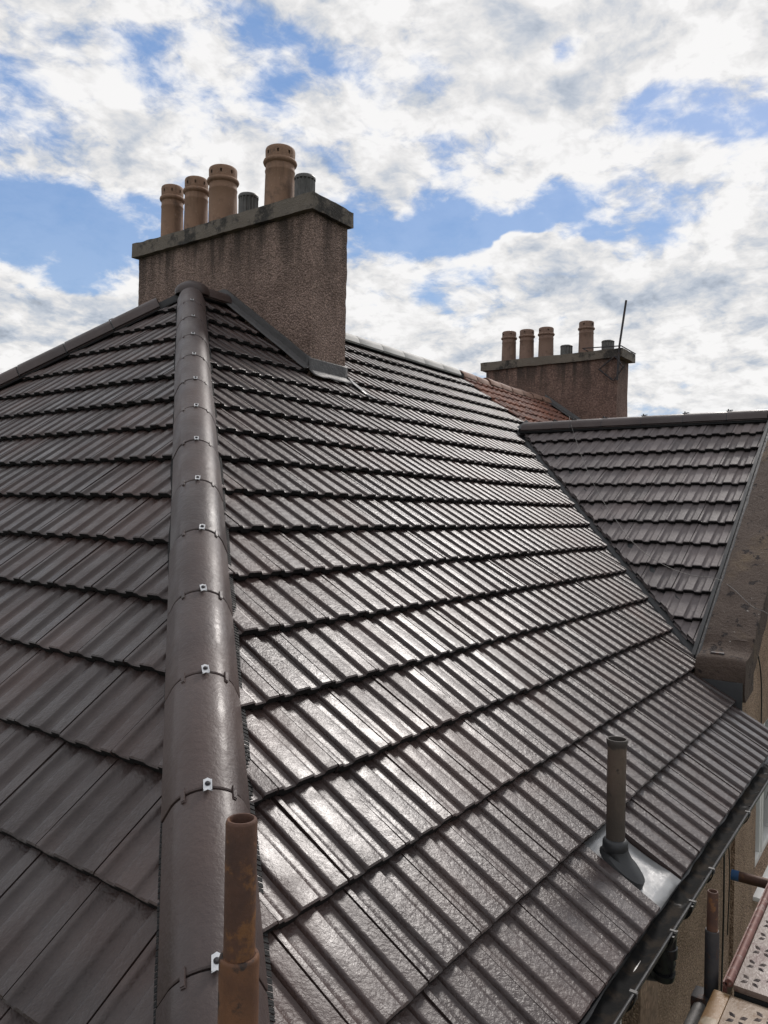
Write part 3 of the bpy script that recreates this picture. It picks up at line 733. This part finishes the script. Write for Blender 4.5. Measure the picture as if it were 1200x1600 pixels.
# ------------------------------------------------------------------ chimney of the house
bm = bmesh.new(); rough_box(bm, CH['x0'], CH['x1'], CH['y0'], CH['y1'], .9, 2.712, step=.035, amp=.0055, freq=14)
chimney = bm_obj('chimney', bm, M_CHIM, house, smooth=50)
bm = bmesh.new(); rough_box(bm, CH['x0'] - .055, CH['x1'] + .03, CH['y0'] - .05, CH['y1'] + .05, 2.712, 2.858, step=.04, amp=.007, freq=9)
bm_obj('cope', bm, M_CAP, chimney, smooth=45)
bm = bmesh.new(); rough_box(bm, CH['x0'] + .03, CH['x1'] - .05, CH['y0'] + .06, CH['y1'] - .06, 2.85, 2.885, step=.06, amp=.012, freq=7)
bm_obj('flaunching', bm, M_CAP, chimney, smooth=60)
# lead: stepped side strip, front apron, secret gutter at the right
def strip(name, pts, m, parent, th=.004):
    bm = bmesh.new(); r_ = [[bm.verts.new(Vector(p)) for p in row] for row in pts]
    for A, B in zip(r_, r_[1:]):
        for k in range(len(A) - 1): bm.faces.new((A[k], A[k + 1], B[k + 1], B[k]))
    o = bm_obj(name, bm, m, parent, smooth=40)
    md = o.modifiers.new('thickness', 'SOLIDIFY'); md.thickness = th; md.offset = 0
    return o
rowsL = []
for i in range(23):
    y = CH['y0'] - .02 + (YR + .16 - CH['y0']) * i / 22; z = min(z_front(y), ZR + (ZR - z_front(y)) * 0 if y > YR else z_front(y)) if y <= YR else ZR - (y - YR) * math.tan(T1) * .2
    wob = .006 * mnoise.noise(Vector((y * 5, 0, 0)))
    rowsL.append([(CH['x0'] - .012 - q, y, z + h + wob) for q, h in ((-.006, .125), (.002, .118), (.006, .050), (.030, .030), (.085, .018))])
strip('side_flashing', rowsL, M_LEAD, chimney, .008)
rowsA = []
for i in range(15):
    x = CH['x0'] - .03 + (CH['x1'] - CH['x0'] + .05) * i / 14; wob = .007 * mnoise.noise(Vector((x * 9, 2, 0)))
    yb = CH['y0'] - .012
    rowsA.append([(x, yb + .006, z_front(yb) + .125), (x, yb - .004, z_front(yb) + .115), (x, yb - .008, z_front(yb) + .012), (x, yb - .04, z_front(yb - .04) + .012 + wob), (x, yb - .085 + wob * 2, z_front(yb - .085) + .010 + wob * 1.5)])
strip('front_apron', rowsA, M_LEAD, chimney, .005)
rowsS = []
for i in range(9):
    y = CH['y0'] - .28 + .75 * i / 8
    rowsS.append([(CH['x1'] + .012, y, z_front(y) + .05 if y > CH['y0'] else z_front(y) - .01), (CH['x1'] + .018, y, z_front(y) + .012), (CH['x1'] + .085, y, z_front(y) + .010)])
strip('side_soaker', rowsS, M_PVC, chimney, .006)

# ------------------------------------------------------------------ chimney pots
def pot_bm(rad, h, seg=48):
    bm = bmesh.new(); r = rad
    outer = [(r * 1.02, 0), (r * .98, .02), (r * .95, h * .45), (r * .93, h * .63), (r * .955, h * .64), (r * .965, h * .66), (r * .93, h * .68), (r * .925, h * .745), (r * 1.05, h * .765), (r * 1.09, h * .79), (r * 1.05, h * .815), (r * .94, h * .83),
             (r * .945, h * .875), (r * .95, h * .925), (r * .955, h * .965), (r * .92, h * .99), (r * .86, h), (r * .80, h * .985), (r * .80, h * .925), (r * .80, h * .875), (r * .80, h * .4)]
    holes = lambda i, k: i in (12,) and k % 6 < 1
    lathe(bm, outer, seg, skip=holes)
    bmesh.ops.remove_doubles(bm, verts=bm.verts, dist=1e-5)
    return bm
def cowl_bm(rad, h, flutes=16):
    bm = bmesh.new(); seg = flutes * 4
    def ring(z, f, s=1.0): return [bm.verts.new((s * rad * (1 + f * (-.09 if (k % 4) in (0, 3) else .03)) * math.cos(k * math.tau / seg), s * rad * (1 + f * (-.09 if (k % 4) in (0, 3) else .03)) * math.sin(k * math.tau / seg), z)) for k in range(seg)]
    rr = [ring(0, 0, .98), ring(h * .12, 0, .98), ring(h * .14, 1), ring(h * .84, 1), ring(h * .86, 0, 1.06), ring(h * .92, 0, 1.06), ring(h * .97, 0, .96), ring(h, 0, .6), ring(h * 1.01, 0, .05)]
    for A, B in zip(rr, rr[1:]):
        for k in range(seg): bm.faces.new((A[k], A[(k + 1) % seg], B[(k + 1) % seg], B[k]))
    bm.faces.new(rr[-1]); return bm
NEAR = [(.125, .65, 6.86, 'tall slim clay pot at the far end of the near chimney'), (.130, .645, 6.475, 'tall buff clay pot, second from the far end of the near chimney'),
        (.153, .655, 6.055, 'tall wide clay pot on the near chimney, third from its far end'), (.153, .66, 5.262, 'tall buff clay pot standing highest, between the two metal cowls of the near chimney')]
def mw(x, y, z, rz=0, tilt=0): return Matrix.Translation((x, y, z)) @ Matrix.Rotation(rz, 4, 'Z') @ Matrix.Rotation(tilt, 4, 'X')
for i, (r_, h, y, lab) in enumerate(NEAR):
    o = bm_obj('chimney_pot', pot_bm(r_, h), M_CLAY, None, smooth=50, mw=mw(5.56, y, 2.868, i * .7, random.uniform(-.018, .018))); tag(o, lab, 'chimney pot', 'clay pots on the near chimney')
for y, h, lab in ((5.69, .315, 'short fluted metal cowl on the near chimney between the tall clay pots'), (4.935, .325, 'short fluted metal cowl on the near chimney at its corner above the roof')):
    o = bm_obj('chimney_cowl', cowl_bm(.097, h), M_COWL, None, smooth=25, mw=mw(5.56, y, 2.868)); tag(o, lab, 'chimney cowl', 'metal cowls on the near chimney')

# ------------------------------------------------------------------ neighbour's house with red pantiles and the far chimney
nb = empty('neighbour_house', (13, 5.7, GROUND_Z)); tag(nb, 'neighbouring house with a red pantiled roof and a brown rendered chimney', 'house')
nslope = poly_slab('red_roof_slope', [off(q, N1, -.06) for q in (Vector((9.906, y_front(.55), .55)), Vector((15.4, y_front(.55), .55)), Vector((15.4, YR, ZR)), Vector((9.906, YR, ZR)))], N1 * -.04, M_BACK, nb)
bm = bmesh.new(); gp = .24
PP = [(0, .012), (.017, .030), (.038, .036), (.06, .028), (.085, .006), (.118, -.004), (.15, -.002), (.172, .008)]
S1v = S1
for k in range(9):
    nose = Vector((0, YR, ZR)) - S1v * (k + 1) * gp + S1v * .02
    for i in range(31):
        u = 9.915 + i * .172
        if u > 15.2: break
        jx = random.uniform(-.004, .004); jn = random.uniform(-.004, .004)
        a = [bm.verts.new(nose + U1 * (u + jx + p) + N1 * (h + jn - .012)) for p, h in PP]
        b = [bm.verts.new(nose + S1v * .26 + U1 * (u + jx + p) + N1 * (h + jn - .040)) for p, h in PP]
        c = [bm.verts.new(nose + U1 * (u + jx + p) + N1 * (h + jn - .030)) for p, h in PP]
        for q in range(len(PP) - 1): bm.faces.new((a[q], a[q + 1], b[q + 1], b[q])); bm.faces.new((c[q], c[q + 1], a[q + 1], a[q]))
o = bm_obj('pantiles', bm, M_PANT, nslope, smooth=40); o['kind'] = 'stuff'
poly_slab('red_roof_back_slope', [off(q, N1b, -.02) for q in (Vector((9.906, YR, ZR)), Vector((15.4, YR, ZR)), Vector((15.4, 2 * YR - y_front(ZE), ZE)), Vector((9.906, 2 * YR - y_front(ZE), ZE)))], N1b * -.08, M_PANT, nb)
box_obj('wall', (12.45, 15.3, YW, 2 * YR - YW, GROUND_Z, -1.5), M_WALL, nb)
x = 9.91; k = 0
while x < 13.1:
    ln = random.uniform(.36, .46); j = Vector((0, random.uniform(-.015, .015), random.uniform(-.015, .02)))
    bm_obj('ridge_tile', cap_piece(Vector((x, YR, ZR)) + j, Vector((x + ln - .012, YR, ZR + random.uniform(-.02, .02))) + j, Vector((0, 1, 0)), PRG, crown=.05), M_PRIDGE, nb, smooth=30)
    x += ln
XF0, XF1, YF0, YF1 = 13.05, 13.62, 4.42, 6.93
bm = bmesh.new(); rough_box(bm, XF0, XF1, YF0, YF1, .5, 2.70, step=.08, amp=.008, freq=6)
nch = bm_obj('far_chimney', bm, M_CHIM2, nb, smooth=50)
bm = bmesh.new(); rough_box(bm, XF0 - .05, XF1 + .05, YF0 - .10, YF1 + .10, 2.70, 2.85, step=.07, amp=.010, freq=6)
bm_obj('cope', bm, M_CAP, nch, smooth=45)
rows_ = []
for i in range(13):
    y = YF0 + (YR - YF0) * i / 12; rows_.append([(XF0 - .01, y, z_front(y) + .12), (XF0 - .015, y, z_front(y) + .04), (XF0 - .12, y, z_front(y) + .03)])
strip('side_flashing', rows_, M_LEAD, nch, .008)
FARP = [(.140, .60, 6.59, 'tall dull clay pot on the distant chimney, farthest from the aerial mast'), (.140, .59, 6.225, 'tall dull clay pot on the distant chimney, second from its far end'),
        (.143, .585, 5.84, 'tall dull clay pot on the distant chimney, next to its middle metal cowl'), (.137, .60, 5.076, 'tall dull clay pot on the distant chimney standing alone between two short cowls')]
for i, (r_, h, y, lab) in enumerate(FARP):
    o = bm_obj('chimney_pot', pot_bm(r_, h, 30), M_CLAY2, None, smooth=50, mw=mw(13.3, y, 2.845, i * .6)); tag(o, lab, 'chimney pot', 'clay pots on the far chimney')
for y, h, lab in ((5.443, .225, 'short metal cowl in the middle of the distant chimney'), (4.68, .225, 'short metal cowl on the distant chimney beside the aerial mast')):
    o = bm_obj('chimney_cowl', cowl_bm(.105, h, 12), M_COWL, None, smooth=25, mw=mw(13.3, y, 2.845)); tag(o, lab, 'chimney cowl', 'metal cowls on the far chimney')
mast = empty('aerial_mast', (13.02, 4.40, 2.3)); tag(mast, 'thin leaning aerial mast strapped to the corner of the distant chimney', 'aerial mast')
bm = bmesh.new(); tube(bm, [(12.97, 4.395, 2.30), (12.99, 4.37, 2.9), (13.05, 4.29, 3.66)], .018, 10); bm_obj('pole', bm, M_DSTEEL, mast, smooth=50)
bm = bmesh.new()
dm = [Vector((12.99, 4.44, 2.72)), Vector((12.985, 4.72, 2.52)), Vector((12.99, 4.46, 2.30)), Vector((12.985, 4.30, 2.52))]
for a, b in zip(dm, dm[1:] + dm[:1]): tube(bm, [a, b], .014, 8)
bm_obj('bracket', bm, M_DSTEEL, mast)
bm = bmesh.new(); lp = [(XF0 - .085, 4.30, 2.80), (XF0 - .085, 6.95, 2.80)]; tube(bm, [(12.93, 4.32, 2.87), (12.93, 5.0, 2.90), (13.3, 5.0, 2.90)], .010, 6); tube(bm, [(12.93, 4.32, 2.87), (13.7, 4.32, 2.87)], .010, 6)
bm_obj('lashing', bm, M_DSTEEL, mast)

# ------------------------------------------------------------------ gutter
gut = empty('gutter', (3.2, .79, -1.55)); tag(gut, 'black half-round plastic gutter along the eaves of the front slope', 'gutter')
GX0, GX1, GY, GZ, GR = .70, 5.69, .776, -1.452, .060
def half_round(bm, x0, x1, rad, th, cy=GY, cz=GZ, seg=12, a0=180, a1=360):
    ring = []
    for x in (x0, x1):
        o_ = [Vector((x, cy + rad * math.cos(R(a0 + (a1 - a0) * k / seg)), cz + rad * math.sin(R(a0 + (a1 - a0) * k / seg)))) for k in range(seg + 1)]
        i_ = [Vector((x, cy + (rad - th) * math.cos(R(a0 + (a1 - a0) * k / seg)), cz + (rad - th) * math.sin(R(a0 + (a1 - a0) * k / seg)))) for k in range(seg + 1)]
        ring.append([bm.verts.new(p) for p in o_ + i_[::-1]])
    A, B = ring
    for k in range(len(A)): bm.faces.new((A[k], A[(k + 1) % len(A)], B[(k + 1) % len(B)], B[k]))
    bm.faces.new(A); bm.faces.new(B[::-1])
bm = bmesh.new(); half_round(bm, GX0, GX1, GR, .003)
tube(bm, [(GX0, GY - GR + .001, GZ + .003), (GX1, GY - GR + .001, GZ + .003)], .005, 8); tube(bm, [(GX0, GY + GR - .001, GZ + .003), (GX1, GY + GR - .001, GZ + .003)], .004, 8)
bm_obj('channel', bm, M_PVC, gut, smooth=40)
bm = bmesh.new(); nn_ = 120; rws = []
for i in range(nn_ + 1):
    x = GX0 + .01 + (GX1 - GX0 - .02) * i / nn_; rws.append([bm.verts.new((x, GY + t * .040, GZ - .050 + .014 * t * t + .010 * mnoise.noise(Vector((x * 6, t * 2, 0))))) for t in (-1, -.4, .2, .9)])
for A, B in zip(rws, rws[1:]):
    for k in range(3): bm.faces.new((A[k], A[k + 1], B[k + 1], B[k]))
o = bm_obj('silt', bm, M_GRIME, gut, smooth=60)
for x in (1.25, 1.80, 2.37, 3.393, 4.158, 4.868, 5.5):
    bm = bmesh.new(); half_round(bm, x - .016, x + .016, GR + .008, .0045)
    box(bm, x - .016, x + .016, GY + GR - .004, GY + GR + .02, GZ - .085, GZ + .004)
    bm_obj('bracket', bm, M_PVC, gut, smooth=40)
    bm = bmesh.new(); box(bm, x - .007, x + .007, GY - GR - .008, GY - GR + .014, GZ + .005, GZ + .0095); box(bm, x - .005, x + .005, GY - GR - .010, GY - GR - .007, GZ - .010, GZ + .007)
    bm_obj('bracket_clip', bm, M_CLIP, gut)
for x in (2.80, 3.06):
    bm = bmesh.new(); half_round(bm, x - .028, x + .028, GR + .011, .008); bm_obj('union', bm, M_PVC, gut, smooth=40)
    bm = bmesh.new(); box(bm, x - .006, x + .006, GY - GR - .013, GY - GR + .010, GZ + .004, GZ + .010); bm_obj('union_clip', bm, M_CLIP, gut)
bm = bmesh.new(); lathe(bm, [(.040, -.055), (.040, -.12), (.044, -.122), (.044, -.155), (.036, -.157)], 20, (2.93, GY, GZ)); bm_obj('outlet', bm, M_PVC, gut, smooth=40)
bm = bmesh.new(); tube(bm, [(2.93, GY, GZ - .12), (2.93, GY, GZ - .19), (2.95, GY + .03, GZ - .235), (3.06, 1.0 - .03, GZ - .33), (3.08, 1.015, GZ - .37), (3.08, 1.022, GZ - .46), (3.08, 1.022, GROUND_Z + .1)], .036, 18)
for z in (GZ - .19, GZ - .225): tube(bm, [(2.935, GY + .005, z + .012), (2.94, GY + .01, z - .012)], .043, 18)
tube(bm, [(3.08, 1.020, GZ - .37), (3.08, 1.022, GZ - .43)], .043, 18)
bm_obj('downpipe', bm, M_PVC, gut, smooth=40)
# eaves tray under the tile ends
box_obj('eaves_tray', (.80, 5.69, .812, .86, -1.478, -1.472), M_PVC, house)

# ------------------------------------------------------------------ soil vent pipe in its lead slate
VXc, VYc = 2.985, .985
vent = empty('vent_pipe', (VXc, VYc, z_front(VYc))); tag(vent, 'short weathered vent pipe rising through a lead slate near the eaves', 'vent pipe')
bm = bmesh.new(); lathe(bm, [(.036, -1.36), (.036, -.892), (.0395, -.884), (.0405, -.870), (.039, -.866), (.034, -.866), (.033, -.90), (.031, -1.2)], 28, (VXc, VYc, 0)); bm_obj('pipe', bm, M_VENT, vent, smooth=40)
bm = bmesh.new(); lathe(bm, [(.044, -1.300), (.049, -1.292), (.048, -1.262), (.042, -1.254), (.0365, -1.252)], 24, (VXc, VYc, 0)); bm_obj('collar', bm, M_VALLEY, vent, smooth=40)
cz = z_front(VYc) - .04
bm = bmesh.new(); rr = []
slope_c = Vector((VXc + .006, VYc - .022, z_front(VYc - .022) - .045))
top_c = Vector((VXc, VYc, -1.285))
for f, q, h in ((1.18, 0, .0), (1.10, 0, .022), (1.0, 0, .026), (.92, .12, .03), (.80, .45, .02), (.74, .80, .012), (.72, 1, 0)):
    ring = []
    for k in range(32):
        a_ = k * math.tau / 32
        ps = slope_c + U1 * (.062 * f * math.cos(a_)) + S1 * (.086 * f * math.sin(a_)) + N1 * h
        pt = top_c + Vector((.047 * math.cos(a_), .047 * math.sin(a_), 0))
        ring.append(bm.verts.new(ps.lerp(pt, q)))
    rr.append(ring)
for A, B in zip(rr, rr[1:]):
    for k in range(32): bm.faces.new((A[k], A[(k + 1) % 32], B[(k + 1) % 32], B[k]))
bm_obj('rubber_boot', bm, M_VALLEY, vent, smooth=40)
rws = []
for i in range(9):
    s = -.004 + .35 * i / 8; P = Vector((0, y_front(ZE), ZE)) + S1 * s
    rws.append([P + U1 * (2.922 + .282 * j / 8) + N1 * (-.062 + .040 * max(0, 1 - i / 5.0) ** 1.2 + (.016 if j in (0, 8) else 0) + .006 * mnoise.noise(Vector((i * .5, j * .6, 4)))) for j in range(9)])
strip('lead_slate', rws, M_LEADW, vent, .004)

# ------------------------------------------------------------------ cables
def cable(name, pts, r_, m, label):
    bm = bmesh.new(); P = [Vector(p) for p in pts]; sm = []
    for i in range(len(P) - 1):
        p0, p1, p2, p3 = P[max(i - 1, 0)], P[i], P[i + 1], P[min(i + 2, len(P) - 1)]
        for k in range(6):
            t = k / 6; sm.append(.5 * ((2 * p1) + (p2 - p0) * t + (2 * p0 - 5 * p1 + 4 * p2 - p3) * t * t + (3 * p1 - p0 - 3 * p2 + p3) * t ** 3))
    sm.append(P[-1]); tube(bm, sm, r_, 6); return tag(bm_obj(name, bm, m, None, smooth=60), label, 'cable')
cable('aerial_cable', [(9.6, 3.9, .95), (9.20, 3.70, 1.20), (9.08, 3.66, 1.185), (8.837, 3.501, .965), (8.206, 3.112, .535), (7.669, 2.735, .175), (7.386, 2.504, -.018), (7.048, 2.208, -.245), (6.827, 1.916, -.395), (6.699, 1.644, -.475), (6.634, 1.415, -.49), (6.45, 1.25, -.545), (6.28, 1.08, -.655), (6.26, .97, -.70), (6.32, .88, -.86), (6.55, .86, -1.5), (6.7, 1.03, -2.2)], .0024, M_CABLE, 'pale thin aerial cable lying down the wing roof and over the coping stone')
cable('wall_cable', [(5.42, 1.072, -1.59), (5.40, 1.07, -2.0), (5.41, 1.068, -2.6), (5.38, 1.07, -3.3)], .006, M_PVC, 'black cable running straight down the roughcast wall beside the window')
cable('loose_wire', [(5.55, 1.06, -1.62), (5.40, 1.05, -1.95), (5.43, 1.04, -2.3), (5.50, 1.06, -2.75)], .004, M_PVC, 'thinner loose black wire dangling in front of the wall cable')
cable('gable_wire', [(6.30, YG - .012, -.98), (6.42, YG - .015, -1.10), (6.52, YG - .014, -1.30), (6.55, YG - .012, -1.62)], .005, M_PVC, 'short black wire curving down the gable wall below the coping')

# ------------------------------------------------------------------ scaffolding
def pole(name, x, y, ztop, zjoint, zbot, m_up, m_low, label, lean=(0, 0)):
    e = empty(name, (x, y, zbot)); tag(e, label, 'scaffold pole', 'scaffold poles')
    def hollow(nm, z0, z1, ro, ri, m, lip=.004):
        bm = bmesh.new(); lathe(bm, [(ro, z0), (ro, z1 - lip), (ro - .001, z1 - .001), (ro - .002, z1), (ri, z1), (ri - .001, z1 - .003), (ri - .001, z1 - .16)], 32)
        bm.transform(Matrix.Translation((x, y, 0))); return bm_obj(nm, bm, m, e, smooth=40)
    hollow('spigot', zjoint - .15, ztop, .0190, .0150, m_up); hollow('sleeve', zbot, zjoint, .0242, .0195, m_low)
    return e
pole('scaffold_pole', .664, .672, -.372, -.535, GROUND_Z, M_RUST, M_RUSTL, 'rusty scaffold pole with open top rising close in front of the hip')
pe = pole('scaffold_pole', 2.988, .627, -1.352, -1.492, GROUND_Z, M_RUST, M_DSTEEL, 'scaffold pole with rusty spigot and dark sleeve outside the gutter')
box_obj('coupler', (2.945, 3.03, .60, .69, -1.80, -1.73), M_DSTEEL, pe, bevel=.012)
bm = bmesh.new(); tube(bm, [(4.085, .77, -1.742), (4.085, -.9, -1.742)], .0242, 20); t1_ = bm_obj('scaffold_tube', bm, M_RUST, None, smooth=40)
tag(t1_, 'rusty horizontal scaffold tube with a blue painted end by the wall', 'scaffold tube')
bm = bmesh.new(); tube(bm, [(4.085, .773, -1.742), (4.085, .738, -1.742)], .0248, 20); bm_obj('painted_end', bm, M_BLUE, t1_, smooth=40)
bm = bmesh.new(); tube(bm, [(-.6, .655, -1.765), (2.97, .655, -1.765)], .0242, 20)
tag(bm_obj('scaffold_ledger', bm, M_GSTEEL, None, smooth=40), 'grey scaffold tube running below the tan deck board', 'scaffold tube')
TREAD = None
def tread_bm(x0, x1, y0, y1, z, rnd):
    bm = bmesh.new(); nx = int((x1 - x0) / .115); ny = int((y1 - y0) / .075)
    for i in range(nx):
        for j in range(ny):
            cx = x0 + .05 + i * .115 + (.057 if j % 2 else 0); cy = y1 - .030 - j * .075
            if cx > x1 - .03: continue
            for a in (45, 135, 225, 315):       # four petals of the embossed tread
                for r1, wd in ((.021, .0075),):
                    c, s = math.cos(R(a)), math.sin(R(a)); P = Vector((cx + c * .024, cy + s * .024, z))
                    vs_ = [bm.verts.new(P + Vector((c * p - s * q, s * p + c * q, h))) for p, q, h in ((-.015, 0, 0), (0, -.010, 0), (.018, 0, 0), (0, .010, 0), (.002, 0, .007))]
                    for q in range(4): bm.faces.new((vs_[q], vs_[(q + 1) % 4], vs_[4]))
    return bm
def deck(x0, x1, z, m, edge_m, label, inner_edge):
    e = empty('scaffold_board', ((x0 + x1) / 2, .28, z - .06)); tag(e, label, 'scaffold board')
    box_obj('deck_plate', (x0, x1, -.02, .585 - inner_edge, z - .022, z), m, e, bevel=.003)
    o = bm_obj('tread', tread_bm(x0 + .01, x1 - .01, 0.0, .585 - inner_edge - .015, z, 1), M_STUD, e); o['kind'] = 'stuff'
    box_obj('end_channel', (x0 + .001, x0 + .012, -.018, .543, z - .062, z - .024), M_BLACK, e)
    return e
e1 = deck(2.945, 5.4, -1.640, M_DECK, M_REDST, 'worn red brown scaffold board with raised tread by the far pole', .040)
bm = bmesh.new(); tube(bm, [(2.945, .560, -1.640), (5.4, .560, -1.640)], .014, 14); box(bm, 2.945, 5.4, .566, .580, -1.71, -1.641); bm_obj('steel_edge', bm, M_REDST, e1, smooth=40)
e2 = deck(-.6, 2.925, -1.668, M_DECK2, M_OCHRE, 'pale tan scaffold board with raised tread and ochre edge', .035)
box_obj('painted_edge', (-.6, 2.925, .5505, .605, -1.74, -1.666), M_OCHRE, e2, bevel=.004)
